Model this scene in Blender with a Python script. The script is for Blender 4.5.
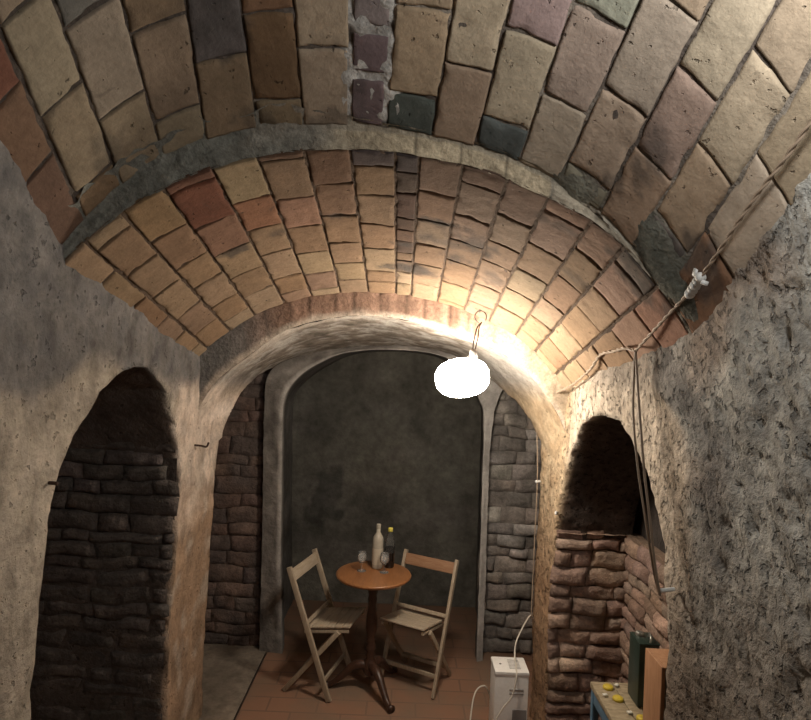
import bpy, bmesh, math, random
from mathutils import Vector, Matrix, noise
random.seed(11)
for o in list(bpy.data.objects): bpy.data.objects.remove(o)
S = bpy.context.scene; COL = S.collection
PI = math.pi

# ---------------------------------------------------------------- camera
EYE = 2.14
cam_d = bpy.data.cameras.new('camera'); cam = bpy.data.objects.new('camera', cam_d); COL.objects.link(cam)
cam_d.sensor_fit = 'HORIZONTAL'; cam_d.sensor_width = 36.0; cam_d.lens = 36.0 * 600 / 811; cam_d.clip_start = .02
ROLL = math.radians(2.4)
rx = Vector((math.cos(ROLL), 0, math.sin(ROLL))); uy = Vector((-math.sin(ROLL), 0, math.cos(ROLL))); bz = Vector((0, -1, 0))
cam.matrix_world = Matrix(((rx.x, uy.x, bz.x, 0), (rx.y, uy.y, bz.y, 0), (rx.z, uy.z, bz.z, EYE), (0, 0, 0, 1)))
S.camera = cam
# ---------------------------------------------------------------- world, exposure
w = bpy.data.worlds.new('cellar_air'); S.world = w; w.use_nodes = True
w.node_tree.nodes['Background'].inputs[0].default_value = (1, .9, .8, 1)
w.node_tree.nodes['Background'].inputs[1].default_value = .012
S.view_settings.view_transform = 'Standard'; S.view_settings.look = 'None'
S.view_settings.gamma = 1; S.view_settings.exposure = 0.0
# the bulb of the stair, up behind the photographer's right shoulder
STAIR_BULB = dict(loc=(.71, .84, 2.90), power=25.0, color=(1, .96, .90), r=.05)
ld = bpy.data.lights.new('stair_light', 'POINT'); ld.energy = STAIR_BULB['power']; ld.color = STAIR_BULB['color']; ld.shadow_soft_size = STAIR_BULB['r']
lo = bpy.data.objects.new('stair_light', ld); lo.location = STAIR_BULB['loc']; COL.objects.link(lo)
BULB_STRENGTH = 104.0
BULB_COLOR = (1.0, .87, .71)

# ---------------------------------------------------------------- helpers
def fbm(p, sc, oc=3):
    v = 0; a = 1; q = Vector(p) * sc
    for _ in range(oc):
        v += a * noise.noise(q); q = q * 2.03 + Vector((3.1, 1.7, 5.3)); a *= .5
    return v
def sstep(a, b, x):
    t = max(0, min(1, (x - a) / (b - a))); return t * t * (3 - 2 * t)
def mixc(a, b, t): return tuple(a[i] + (b[i] - a[i]) * t for i in range(3))
def mulc(a, k): return tuple(c * k for c in a)
class MB:
    def __init__(s): s.v = []; s.f = []; s.c = []
    def vert(s, p, c=(1, 1, 1)):
        s.v.append(tuple(p)); s.c.append((c[0], c[1], c[2], 1)); return len(s.v) - 1
    def grid(s, rows, cols=None, closed_u=False):      # rows: list of equal lists of points
        base = len(s.v); n = len(rows[0])
        for i, r in enumerate(rows):
            for j, p in enumerate(r): s.vert(p, cols[i][j] if cols else (1, 1, 1))
        for i in range(len(rows) - 1):
            for j in range(n - 1 + (1 if closed_u else 0)):
                k = (j + 1) % n
                s.f.append((base + i * n + j, base + i * n + k, base + (i + 1) * n + k, base + (i + 1) * n + j))
        return base
    def box(s, c, d, rot=None, col=(1, 1, 1), bev=0):
        bm = bmesh.new(); bmesh.ops.create_cube(bm, size=1)
        for v in bm.verts: v.co = Vector((v.co.x * d[0], v.co.y * d[1], v.co.z * d[2]))
        if bev: bmesh.ops.bevel(bm, geom=bm.edges[:], offset=bev, segments=2, affect='EDGES', profile=.6)
        s.add_bm(bm, Matrix.Translation(c) @ (rot.to_4x4() if rot else Matrix()), col)
    def add_bm(s, bm, M=Matrix(), col=(1, 1, 1)):
        base = len(s.v); bm.verts.index_update()
        for v in bm.verts: s.vert(M @ v.co, col)
        for f in bm.faces: s.f.append(tuple(base + v.index for v in f.verts))
        bm.free()
    def bar(s, a, b, wd, th, side=None, bev=.003, col=(1, 1, 1)):   # rectangular bar from a to b
        a = Vector(a); b = Vector(b); z = (b - a).normalized(); x = Vector(side or (1, 0, 0)); x = (x - z * x.dot(z)).normalized(); y = z.cross(x)
        s.box((a + b) / 2, (wd, th, (b - a).length), Matrix((x, y, z)).transposed(), col, bev)
    def lathe(s, prof, c=(0, 0, 0), n=32, M=None, col=(1, 1, 1)):
        c = Vector(c); rows = []
        for r, z in prof:
            row = []
            for k in range(n):
                a = 2 * PI * k / n; p = Vector((r * math.cos(a), r * math.sin(a), z))
                row.append((M @ p if M else p) + c)
            rows.append(row)
        s.grid(rows, [[col] * n for _ in rows], True)
    def tube(s, pts, r, n=8, col=(1, 1, 1), cap=True):
        pts = [Vector(p) for p in pts]; rs = r if isinstance(r, (list, tuple)) else [r] * len(pts)
        up = Vector((0, 0, 1)); t0 = (pts[1] - pts[0]).normalized()
        if abs(t0.dot(up)) > .95: up = Vector((1, 0, 0))
        x = t0.cross(up).normalized(); rows = []
        for i, p in enumerate(pts):
            t = (pts[min(i + 1, len(pts) - 1)] - pts[max(i - 1, 0)]).normalized()
            x = (x - t * x.dot(t)).normalized(); y = t.cross(x)
            rows.append([p + (x * math.cos(2 * PI * k / n) + y * math.sin(2 * PI * k / n)) * rs[i] for k in range(n)])
        b = s.grid(rows, [[col] * n for _ in rows], True)
        if cap:
            s.f.append(tuple(b + k for k in range(n))); s.f.append(tuple(b + (len(rows) - 1) * n + k for k in reversed(range(n))))
    def build(s, name, mat, parent=None, smooth=True, kind=None, sharp=None):
        me = bpy.data.meshes.new(name); me.from_pydata(s.v, [], s.f)
        at = me.color_attributes.new('Col', 'FLOAT_COLOR', 'POINT')
        at.data.foreach_set('color', [x for c in s.c for x in c])
        me.materials.append(mat); me.update()
        bm = bmesh.new(); bm.from_mesh(me); bmesh.ops.recalc_face_normals(bm, faces=bm.faces); bm.to_mesh(me); bm.free()
        if smooth:
            me.polygons.foreach_set('use_smooth', [True] * len(me.polygons))
            if sharp: me.set_sharp_from_angle(angle=math.radians(sharp))
        o = bpy.data.objects.new(name, me); COL.objects.link(o)
        if parent: o.parent = parent
        if kind: o['kind'] = kind
        return o
def smooth_path(pts, k=8):
    P = [Vector(p) for p in pts]; out = []
    for i in range(len(P) - 1):
        a = P[max(i - 1, 0)]; b = P[i]; c = P[i + 1]; d = P[min(i + 2, len(P) - 1)]
        for j in range(k):
            t = j / k
            out.append(.5 * ((2 * b) + (c - a) * t + (2 * a - 5 * b + 4 * c - d) * t * t + (3 * b - a - 3 * c + d) * t ** 3))
    out.append(P[-1]); return out
def twist(path, rad, turns_per_m, ph):
    out = []; L = 0; x = None
    for i, p in enumerate(path):
        if i: L += (p - path[i - 1]).length
        t = (path[min(i + 1, len(path) - 1)] - path[max(i - 1, 0)]).normalized()
        if x is None: x = t.cross(Vector((0, .3, 1))).normalized()
        x = (x - t * x.dot(t)).normalized(); y = t.cross(x); a = L * turns_per_m * 2 * PI + ph
        out.append(p + (x * math.cos(a) + y * math.sin(a)) * rad)
    return out
def thing(name, label, cat, loc=(0, 0, 0), rz=0, group=None):
    o = bpy.data.objects.new(name, None); COL.objects.link(o); o.location = loc; o.rotation_euler = (0, 0, rz); o.empty_display_size = .1
    tag(o, label, cat, group); return o
def tag(o, label, cat, group=None):
    o['label'] = label; o['category'] = cat
    if group: o['group'] = group

# ---------------------------------------------------------------- materials
def nd(nt, t, **kw):
    n = nt.nodes.new(t)
    for k, v in kw.items(): setattr(n, k, v)
    return n
def surface(name, base=None, rough=.9, mott=(3.0, .25), fine=(40, .2), bump=((12, .02), (60, .006)), pits=None, stain=None, spec=.25, metal=0):
    """base None = vertex colour.  mott/fine = (scale, amount) of mottling; bump list of (scale, height m); pits = (scale, depth, threshold, darkness)"""
    m = bpy.data.materials.new(name); m.use_nodes = True; nt = m.node_tree; L = nt.links.new
    b = nt.nodes['Principled BSDF']; b.inputs['Roughness'].default_value = rough; b.inputs['Specular IOR Level'].default_value = spec; b.inputs['Metallic'].default_value = metal
    geo = nd(nt, 'ShaderNodeTexCoord'); vec = geo.outputs['Object']
    if base is None: c = nd(nt, 'ShaderNodeVertexColor', layer_name='Col').outputs['Color']
    else:
        r = nd(nt, 'ShaderNodeRGB'); r.outputs[0].default_value = (*base, 1); c = r.outputs[0]
    for (sc, am) in (mott, fine):
        if not am: continue
        n = nd(nt, 'ShaderNodeTexNoise'); n.inputs['Scale'].default_value = sc; n.inputs['Detail'].default_value = 6; n.inputs['Roughness'].default_value = .65; L(vec, n.inputs['Vector'])
        mr = nd(nt, 'ShaderNodeMapRange'); mr.inputs[1].default_value = .3; mr.inputs[2].default_value = .7; mr.inputs[3].default_value = 1 - am; mr.inputs[4].default_value = 1 + am; L(n.outputs[0], mr.inputs[0])
        mx = nd(nt, 'ShaderNodeVectorMath', operation='SCALE'); L(c, mx.inputs[0]); L(mr.outputs[0], mx.inputs['Scale']); c = mx.outputs[0]
    if stain:
        sc, lo_, hi, scol = stain
        n = nd(nt, 'ShaderNodeTexNoise'); n.inputs['Scale'].default_value = sc; n.inputs['Detail'].default_value = 8; n.inputs['Roughness'].default_value = .7; n.inputs['Distortion'].default_value = .6; L(vec, n.inputs['Vector'])
        mr = nd(nt, 'ShaderNodeMapRange'); mr.inputs[1].default_value = lo_; mr.inputs[2].default_value = hi; L(n.outputs[0], mr.inputs[0])
        mx = nd(nt, 'ShaderNodeMix', data_type='RGBA', blend_type='MIX'); L(mr.outputs[0], mx.inputs[0]); L(c, mx.inputs[6]); mx.inputs[7].default_value = (*scol, 1); c = mx.outputs[2]
    h = None
    for (sc, am) in bump:
        n = nd(nt, 'ShaderNodeTexNoise'); n.inputs['Scale'].default_value = sc; n.inputs['Detail'].default_value = 5; n.inputs['Roughness'].default_value = .6; L(vec, n.inputs['Vector'])
        mu = nd(nt, 'ShaderNodeMath', operation='MULTIPLY'); mu.inputs[1].default_value = am; L(n.outputs[0], mu.inputs[0])
        if h is None: h = mu.outputs[0]
        else:
            ad = nd(nt, 'ShaderNodeMath', operation='ADD'); L(h, ad.inputs[0]); L(mu.outputs[0], ad.inputs[1]); h = ad.outputs[0]
    if pits:
        sc, dep, th, dark = pits
        n = nd(nt, 'ShaderNodeTexNoise'); n.inputs['Scale'].default_value = sc; n.inputs['Detail'].default_value = 3; n.inputs['Roughness'].default_value = .55; L(vec, n.inputs['Vector'])
        mr = nd(nt, 'ShaderNodeMapRange', interpolation_type='SMOOTHSTEP'); mr.inputs[1].default_value = th; mr.inputs[2].default_value = th + .08; mr.inputs[3].default_value = 0; mr.inputs[4].default_value = 1; L(n.outputs[0], mr.inputs[0])
        mu = nd(nt, 'ShaderNodeMath', operation='MULTIPLY_ADD'); mu.inputs[1].default_value = -dep; L(mr.outputs[0], mu.inputs[0]); L(h, mu.inputs[2]); h = mu.outputs[0]
        if dark:
            mx = nd(nt, 'ShaderNodeMix', data_type='RGBA', blend_type='MULTIPLY'); L(mr.outputs[0], mx.inputs[0]); L(c, mx.inputs[6]); mx.inputs[7].default_value = (dark, dark, dark, 1); c = mx.outputs[2]
    if h is not None:
        bp = nd(nt, 'ShaderNodeBump'); bp.inputs['Distance'].default_value = 1; bp.inputs['Strength'].default_value = 1; L(h, bp.inputs['Height']); L(bp.outputs[0], b.inputs['Normal'])
    L(c, b.inputs['Base Color']); return m
M = {}
M['brick'] = surface('vault_brick', None, .9, (7, .16), (55, .14), ((25, .004), (110, .0016)), pits=(38, .004, .66, .55), stain=(9, .63, .80, (.08, .065, .055)))
M['mortar'] = surface('old_mortar', None, .95, (8, .3), (60, .3), ((30, .01), (90, .004)))
M['plaster'] = surface('rough_plaster', None, .95, (5, .30), (30, .24), ((14, .016), (45, .008), (140, .003)), pits=(30, .008, .63, .65))
M['pitted'] = surface('pitted_plaster', None, .95, (3, .25), (24, .28), ((10, .022), (32, .014), (100, .005)), pits=(36, .016, .57, .6))
M['dark'] = surface('smoky_plaster', None, .95, (2.5, .35), (18, .25), ((10, .015), (50, .006)))
M['rubble'] = surface('rubble_brick', None, .95, (8, .3), (40, .3), ((20, .01), (80, .004)))

def wood(name, a, b, sc=(1, 14, 14), rough=.55, spec=.4):
    m = bpy.data.materials.new(name); m.use_nodes = True; nt = m.node_tree; L = nt.links.new; p = nt.nodes['Principled BSDF']
    p.inputs['Roughness'].default_value = rough; p.inputs['Specular IOR Level'].default_value = spec
    t = nd(nt, 'ShaderNodeTexCoord'); mp = nd(nt, 'ShaderNodeMapping'); mp.inputs['Scale'].default_value = sc; L(t.outputs['Object'], mp.inputs[0])
    n = nd(nt, 'ShaderNodeTexNoise'); n.inputs['Scale'].default_value = 6; n.inputs['Detail'].default_value = 6; n.inputs['Distortion'].default_value = .8; L(mp.outputs[0], n.inputs['Vector'])
    r = nd(nt, 'ShaderNodeValToRGB'); r.color_ramp.elements[0].position = .35; r.color_ramp.elements[1].position = .65
    r.color_ramp.elements[0].color = (*a, 1); r.color_ramp.elements[1].color = (*b, 1); L(n.outputs[0], r.inputs[0]); L(r.outputs[0], p.inputs['Base Color'])
    bp = nd(nt, 'ShaderNodeBump'); bp.inputs['Distance'].default_value = .001; L(n.outputs[0], bp.inputs['Height']); L(bp.outputs[0], p.inputs['Normal']); return m
def plain(name, c, rough=.5, metal=0, spec=.5, trans=0, ior=1.45):
    m = surface(name, c, rough, (6, .08), (60, .06), ((60, .0004),), spec=spec, metal=metal)
    if trans:
        p = m.node_tree.nodes['Principled BSDF']; p.inputs['Transmission Weight'].default_value = trans; p.inputs['IOR'].default_value = ior
    return m
M['table_wood'] = wood('varnished_orange_wood', (.25, .105, .042), (.33, .15, .062), (10, 2, 10), .28, .5)
M['dark_wood'] = wood('dark_turned_wood', (.045, .022, .015), (.075, .036, .023), (10, 10, 2), .35, .5)
M['pale_wood'] = wood('pale_grey_beech', (.36, .29, .21), (.46, .38, .29), (12, 12, 2), .6)
M['seat_wood'] = wood('pale_seat_slats', (.42, .34, .25), (.52, .44, .34), (2, 12, 12), .55)
M['rail_wood'] = wood('reddish_back_rail', (.30, .16, .09), (.38, .22, .13), (2, 12, 12), .55)
M['crate_wood'] = wood('orange_pine', (.40, .21, .11), (.48, .27, .155), (12, 12, 2), .6)
M['board_wood'] = wood('worn_grey_board', (.24, .19, .12), (.40, .33, .22), (4, 12, 12), .7)
M['blue'] = plain('blue_paint', (.10, .20, .30), .5)
M['yellow'] = plain('yellow_lid', (.62, .47, .05), .4)
M['white'] = plain('white_plastic', (.84, .83, .81), .4)
M['grey'] = plain('grey_plastic', (.22, .21, .21), .5)
M['lgrey'] = plain('light_grey_plastic', (.46, .45, .44), .5)
M['cable'] = plain('old_cable', (.36, .28, .21), .6)
M['bcable'] = plain('brown_cable', (.16, .115, .08), .6)
M['wcable'] = plain('white_cable', (.66, .62, .55), .5)
M['tape'] = plain('white_tape', (.68, .70, .70), .5)
M['iron'] = plain('rusty_iron', (.07, .04, .03), .7, .4)
M['wire'] = plain('thin_wire', (.12, .10, .09), .5, .6)
M['socket'] = plain('lamp_socket', (.30, .29, .28), .45)
M['green'] = plain('dark_green_tin', (.025, .042, .034), .35)
M['steel'] = plain('bare_tin', (.7, .7, .68), .3, .9)
M['label'] = plain('paper_label', (.50, .44, .35), .7)
M['frost'] = plain('frosted_pale_glass', (.40, .37, .31), .25, spec=.5)
M['dkglass'] = plain('dark_bottle_liquid', (.012, .008, .007), .12, spec=.6)
M['cap'] = plain('yellow_green_cap', (.70, .62, .12), .4)
M['paper'] = plain('white_scrap', (.7, .68, .6), .7)
def glass(milk=.13):
    m = bpy.data.materials.new('clear_glass'); m.use_nodes = True; nt = m.node_tree; nt.nodes.remove(nt.nodes['Principled BSDF'])
    tr = nd(nt, 'ShaderNodeBsdfTransparent'); tr.inputs[0].default_value = (.98, .98, .98, 1); gl = nd(nt, 'ShaderNodeBsdfGlossy'); gl.inputs['Roughness'].default_value = .22
    fr = nd(nt, 'ShaderNodeLayerWeight'); fr.inputs[0].default_value = .16; mx = nd(nt, 'ShaderNodeMixShader')
    nt.links.new(fr.outputs['Fresnel'], mx.inputs[0]); df = nd(nt, 'ShaderNodeBsdfDiffuse'); df.inputs[0].default_value = (.85, .85, .83, 1); m0 = nd(nt, 'ShaderNodeMixShader'); m0.inputs[0].default_value = milk; nt.links.new(tr.outputs[0], m0.inputs[1]); nt.links.new(df.outputs[0], m0.inputs[2]); nt.links.new(m0.outputs[0], mx.inputs[1]); nt.links.new(gl.outputs[0], mx.inputs[2]); nt.links.new(mx.outputs[0], nt.nodes['Material Output'].inputs[0]); return m
M['glass'] = glass(); M['neck_glass'] = glass(.035)
def emit(name, c, s):
    m = bpy.data.materials.new(name); m.use_nodes = True; nt = m.node_tree; p = nt.nodes['Principled BSDF']
    p.inputs['Base Color'].default_value = (.9, .9, .9, 1); p.inputs['Emission Color'].default_value = (*c, 1); p.inputs['Emission Strength'].default_value = s; return m
M['bulb'] = emit('lit_bulb', BULB_COLOR, BULB_STRENGTH)

# ---------------------------------------------------------------- the vaults: profiles at the step (Y = YL) swept along two directions
YL = 1.95
C1 = (-.233, -.1254, -.2739, -.122, 2.8679); C2 = (-.14, -.077, -.3217, -.1103, 2.8091)
D1 = Vector((-.0974, 1, -.6618)); D2 = Vector((-.003, 1, -.2545))
def prof(c, x):
    xx = max(-1.45, min(1.3, x)); r = 0
    for k in c: r = r * xx + k
    if c is C2: r += .016 * math.exp(-((xx - .64) / .15) ** 2)
    return r
def dprof(c, x): return (prof(c, x + .005) - prof(c, x - .005)) / .01
def vpt(vault, x, s, inward=0.0):          # inward > 0 = towards the room
    c, d = (C1, D1) if vault == 1 else (C2, D2)
    n = Vector((1, 0, dprof(c, x))).cross(d).normalized()
    if n.z > 0: n = -n
    return Vector((x, YL, prof(c, x))) + d * s + n * inward
SEAM1 = [-1.058, -.942, -.81, -.674, -.508, -.361, -.217, -.096, .054, .193, .336, .468, .604, .721, .831, .96, 1.09]
KINK1 = [-.01, .002, -.008, -.047, .026, .043, .018, .017, 0, -.017, -.023, -.039, -.02, .005, .03, .03, .03]
SEAM2 = [-1.059, -.944, -.812, -.657, -.511, -.359, -.21, -.062, .018, .16, .306, .442, .585, .693, .808, .945]
JOINT1 = {-1: [-.407, -.228], 0: [-.517, -.312, -.084], 1: [-.427, -.208], 2: [-.342, -.118], 3: [-.223], 4: [-.312, -.092], 5: [-.224], 6: [-.272, -.159], 7: [-.335, -.123], 8: [-.22], 9: [-.33, -.108], 10: [-.426, -.218], 11: [-.521, -.3, -.084], 12: [-.435, -.231], 13: [-.561, -.348, -.141], 14: [-.44, -.22]}
JOINT2 = {-1: [.222, .475, .721], 0: [.073, .296, .53, .796, 1.04], 1: [.226, .466, .674, .922, 1.13], 2: [.046, .292, .526, .763, .997], 3: [.229, .442, .669, .941, 1.131], 4: [.037, .276, .495, .735, .969, 1.178], 5: [.202, .43, .662, .88, 1.088], 6: [.086, .271, .495, .715, .968, 1.104], 7: [.102, .237, .421, .521, .62, .738, .823, .961, 1.1], 8: [.201, .407, .62, .829, 1.06, 1.25], 9: [.088, .311, .51, .714, .96, 1.206], 10: [.212, .42, .601, .85, 1.089], 11: [.069, .311, .54, .76, 1.0], 12: [.184, .42, .667, .9, 1.12], 13: [.086, .309, .514, .75, .98, 1.18], 14: [.197, .43, .66, .9, 1.13]}
TAN = [(.38, .31, .225), (.41, .34, .25), (.345, .275, .20), (.395, .31, .23), (.34, .26, .185), (.42, .355, .27)]
TAN2 = [(.36, .255, .165), (.38, .275, .18), (.33, .22, .14), (.345, .235, .15), (.30, .195, .125), (.39, .29, .195), (.32, .215, .15)]
ODD1 = [(-1, -.3, (.25, .16, .11)), (-1, -.5, (.24, .11, .075)), (-1, -.1, (.21, .135, .10)), (0, -.03, (.34, .24, .15)), (1, -.5, (.2, .19, .17)), (2, -.42, (.28, .2, .13)), (3, -.33, (.17, .15, .145)), (3, -.1, (.31, .23, .15)), (4, -.2, (.22, .14, .085)), (4, -.4, (.28, .17, .10)), (4, -.04, (.33, .25, .16)),
        (6, -.36, (.23, .20, .20)), (6, -.2, (.17, .13, .135)), (6, -.07, (.19, .145, .15)), (7, -.05, (.085, .10, .09)), (9, -.05, (.095, .105, .10)), (9, -.45, (.34, .25, .24)), (10, -.5, (.36, .36, .30)), (10, -.3, (.36, .29, .235)), (11, -.4, (.37, .31, .25)), (11, -.04, (.20, .19, .15)), (12, -.33, (.34, .25, .20)), (8, -.1, (.34, .25, .19)), (13, -.05, (.15, .13, .12)), (14, -.1, (.22, .125, .08)), (12, -.1, (.36, .27, .19))]
ODD2 = [(2, .15, (.22, .095, .06)), (2, .01, (.22, .11, .075)), (2, .4, (.28, .165, .11)), (1, .1, (.36, .24, .14)), (3, .1, (.40, .31, .20)), (3, .34, (.36, .19, .12)), (4, .01, (.20, .12, .08)), (4, .15, (.30, .2, .13)), (4, .4, (.38, .23, .16)), (5, .1, (.22, .13, .085)), (5, .3, (.30, .19, .125)), (6, .04, (.13, .10, .10)), (6, .2, (.33, .22, .14)),
        (7, .05, (.10, .08, .08)), (7, .17, (.13, .09, .07)), (7, .3, (.14, .09, .07)), (7, .45, (.15, .10, .07)), (7, .57, (.2, .13, .09)), (7, .68, (.15, .1, .08)), (7, .78, (.22, .15, .1)), (7, .9, (.2, .14, .1)), (8, .1, (.26, .18, .13)), (8, .5, (.30, .22, .16)), (8, .3, (.30, .20, .14)), (9, .04, (.24, .16, .12)), (9, .2, (.32, .23, .17)), (9, .4, (.36, .25, .18)), (10, .1, (.29, .20, .15)), (10, .3, (.34, .25, .18)), (11, .04, (.33, .22, .165)), (11, .2, (.38, .27, .21)), (12, .1, (.37, .25, .19)), (13, .2, (.36, .24, .18)), (13, .04, (.25, .19, .16)), (14, .1, (.36, .21, .15)), (14, .3, (.35, .23, .17)), (9, 1.22, (.45, .22, .13)), (-1, .1, (.42, .29, .19))]
def jitter(c, rnd, a=.06):
    k = 1 + rnd.uniform(-a, a); return (c[0] * k * (1 + rnd.uniform(-.03, .03)), c[1] * k, c[2] * k * (1 + rnd.uniform(-.04, .04)))
def soot(x, s):        # the sooty smear on the lower vault beside its crown
    d = ((x - .05) / .14) ** 2 + ((s - .90) / .055) ** 2; e = ((x - .17) / .17) ** 2 + ((s - .46) / .10) ** 2
    n = fbm((x, s, 0), 14, 3)
    return max(0, min(1, 1.3 - d + n * .9)) * .85 + max(0, min(1, .55 - e + n * 1.3)) * .6
def ring(i, n, e):      # even steps with two narrow ones at either end
    if i == 0: return 0.0
    if i == n: return 1.0
    if i == 1: return e
    if i == n - 1: return 1 - e
    return 2.6 * e + (1 - 5.2 * e) * (i - 2) / (n - 4)
BLOBS1 = [(.655, -.24, .035, .07, .6), (.80, -.10, .05, .035, .8), (.87, -.17, .05, .05, .7), (-.25, -.03, .08, .03, .5), (-.5, -.04, .06, .04, .4), (-.58, -.33, .06, .09, .5), (.60, -.11, .03, .03, .6), (-.20, -.12, .03, .05, .4), (-.95, -.13, .05, .04, .4)]
BLOBS2 = [(-.72, .55, .055, .028, .75), (.28, .50, .07, .06, .7), (-.3, .43, .05, .02, .6), (.12, .40, .09, .02, .75), (.12, .56, .10, .03, .5), (.20, .68, .05, .05, .6), (-.03, .65, .05, .02, .7), (.38, .75, .04, .06, .5), (.5, .12, .08, .02, .5), (.77, .05, .08, .06, .7), (-.02, .9, .12, .035, .6), (-.55, .52, .04, .02, .5), (.66, .35, .05, .03, .4)]
def blotch(vault, x, s):
    t = 0
    for (bx_, bs, rx_, rs, k) in (BLOBS1 if vault == 1 else BLOBS2):
        d = ((x - bx_) / rx_) ** 2 + ((s - bs) / rs) ** 2
        if d < 4: t = max(t, k * max(0, min(1, 1.3 - d * .7 + 1.5 * fbm((x, s, bs), 26, 3))) if d < 2.6 else 0)
    return t
def vault_bricks(vault, mb):
    seams = SEAM1 if vault == 1 else SEAM2; J = JOINT1 if vault == 1 else JOINT2; odd = ODD1 if vault == 1 else ODD2
    s0, s1 = (-1.95, -.012) if vault == 1 else (.0, 1.262)
    rnd = random.Random(5 + vault)
    cols = [(-1, -1.19, seams[0], 0, 0)] + [(k, seams[k], seams[k + 1], KINK1[k] if vault == 1 else 0, KINK1[k + 1] if vault == 1 else 0) for k in range(len(seams) - 1)]
    gap = .0010 if vault == 1 else .0022
    for (k, xa, xb, ka, kb) in cols:
        js = list(J.get(k, []))
        if not js: js = [rnd.uniform(.05, .25) + (s0 if vault == 2 else -.3)]
        while js[0] > s0 + .3: js.insert(0, js[0] - rnd.uniform(.19, .23))
        while js[-1] < s1 - .3: js.append(js[-1] + rnd.uniform(.2, .24))
        js = [s0] + [j for j in js if s0 + .03 < j < s1 - .02] + [s1]
        for i in range(len(js) - 1):
            a, b = js[i], js[i + 1]
            c = None
            for (kk, ss, cc) in odd:
                if kk == k and a <= ss < b: c = cc
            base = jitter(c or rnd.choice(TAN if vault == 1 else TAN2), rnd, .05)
            base = mulc(base, (.80 if k <= 4 else 1.18 if k in (7, 8, 9) else 1.05) if vault == 1 else (.95 if k >= 13 else .72))  # brick tone scaled per column: uneven lamplight put into the colour, left darkest
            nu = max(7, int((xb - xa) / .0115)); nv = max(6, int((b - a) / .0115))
            lift = rnd.uniform(-.001, .002) + .003; tx = rnd.uniform(-.0015, .0015); ts = rnd.uniform(-.0015, .0015)
            seed = rnd.uniform(0, 50); sk = rnd.uniform(-.006, .006)
            white = vault == 1 and k == 6 and a > -.5
            g = gap + (.009 if white else 0); rows = []; cr = []
            for iv in range(nv + 1):
                v = ring(iv, nv, .0035 / (b - a)); row = []; cl = []
                for iu in range(nu + 1):
                    u = ring(iu, nu, .0035 / (xb - xa))
                    sv = a + (b - a) * v + (u - .5) * sk
                    xl = xa + ka * sv; xr = xb + kb * sv; x = xl + (xr - xl) * u
                    du = min(u, 1 - u) * (xr - xl); dv = min(v, 1 - v) * (b - a)
                    wob = .0030 * noise.noise(Vector((x * 34, sv * 34, seed))) + .0020 * noise.noise(Vector((x * 9, sv * 9, seed)))
                    x += (g + wob) * (1 if u < .5 else -1) * max(0, 1 - du / .03); sv += (g + wob) * (1 if v < .5 else -1) * max(0, 1 - dv / .03)
                    e = min(du, dv); q = Vector((x, sv, seed))
                    edge = sstep(0, .0040 + .018 * max(0, noise.noise(q * 18) - .12), e + 1e-5)
                    h = -.008 + (.0105 + lift + tx * (u - .5) * 2 + ts * (v - .5) * 2) * edge + .0022 * noise.noise(q * 22) + .002 * noise.noise(q * 55)
                    ch = noise.noise(q * 11) + .5 * noise.noise(q * 27)
                    if ch > .62: h -= min(.008, (ch - .62) * .03)
                    row.append(vpt(vault, x, sv, h))
                    cc = base
                    if vault == 2: cc = mixc(cc, (.05, .04, .035), min(1, soot(x, sv)))
                    cc = mixc(mulc(cc, .6), cc, sstep(0, .006, e))
                    cc = mixc(cc, (.06, .055, .052), blotch(vault, x, sv))
                    cl.append(cc)
                rows.append(row); cr.append(cl)
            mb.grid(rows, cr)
def vault_mortar(vault, mb):
    s0, s1 = (-1.95, 0) if vault == 1 else (0, 1.27)
    nx = 170; ns = 130 if vault == 1 else 90; rows = []; cr = []
    for i in range(ns + 1):
        s = s0 + (s1 - s0) * i / ns; row = []; cl = []
        for j in range(nx + 1):
            x = -1.25 + (2.4 if vault == 1 else 2.2) * j / nx; q = Vector((x, s, vault * 3.0))
            h = -.0015 + .0045 * noise.noise(q * 18) + .004 * noise.noise(q * 50)
            if vault == 1:
                light = sstep(.0, .35, noise.noise(q * 4) * .8 + (x * .25)); c = mixc((.11, .092, .08), (.27, .24, .205), light)
                wt = sstep(.05, .02, min(abs(x + .21), abs(x + .09)) if s > -.5 else 1) * sstep(-.55, -.45, s) * sstep(-.02, -.06, s)
                if -.23 < x < -.07 and -.5 < s < -.04: wt = max(wt, .8)
                if wt > 0 and noise.noise(q * 14) > -.25: c = mixc(c, (.55, .54, .52), wt); h += .011 * wt * (noise.noise(q * 30) + .5)
                pt = ((x - .80) / .13) ** 2 + ((s + .06) / .09) ** 2 + noise.noise(q * 9) * .5
                if pt < 1: c = mixc(c, (.13, .14, .12), 1 - pt * .5); h += .016 * (1 - pt)
                pt = ((x - .52) / .09) ** 2 + ((s + .03) / .06) ** 2 + noise.noise(q * 9) * .5
                if pt < 1: c = mixc(c, (.19, .19, .155), 1 - pt * .5); h += .014 * (1 - pt)
            else: c = mixc((.065, .045, .035), (.15, .11, .08), .5 + .5 * noise.noise(q * 7))
            row.append(vpt(vault, x, s, h)); cl.append(c)
        rows.append(row); cr.append(cl)
    mb.grid(rows, cr)
for v in (1, 2):
    mb = MB(); vault_mortar(v, mb); sh = mb.build('ceiling', M['mortar'], kind='structure')
    mb = MB(); vault_bricks(v, mb); mb.build('ceiling', M['brick'], kind='structure')

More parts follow.
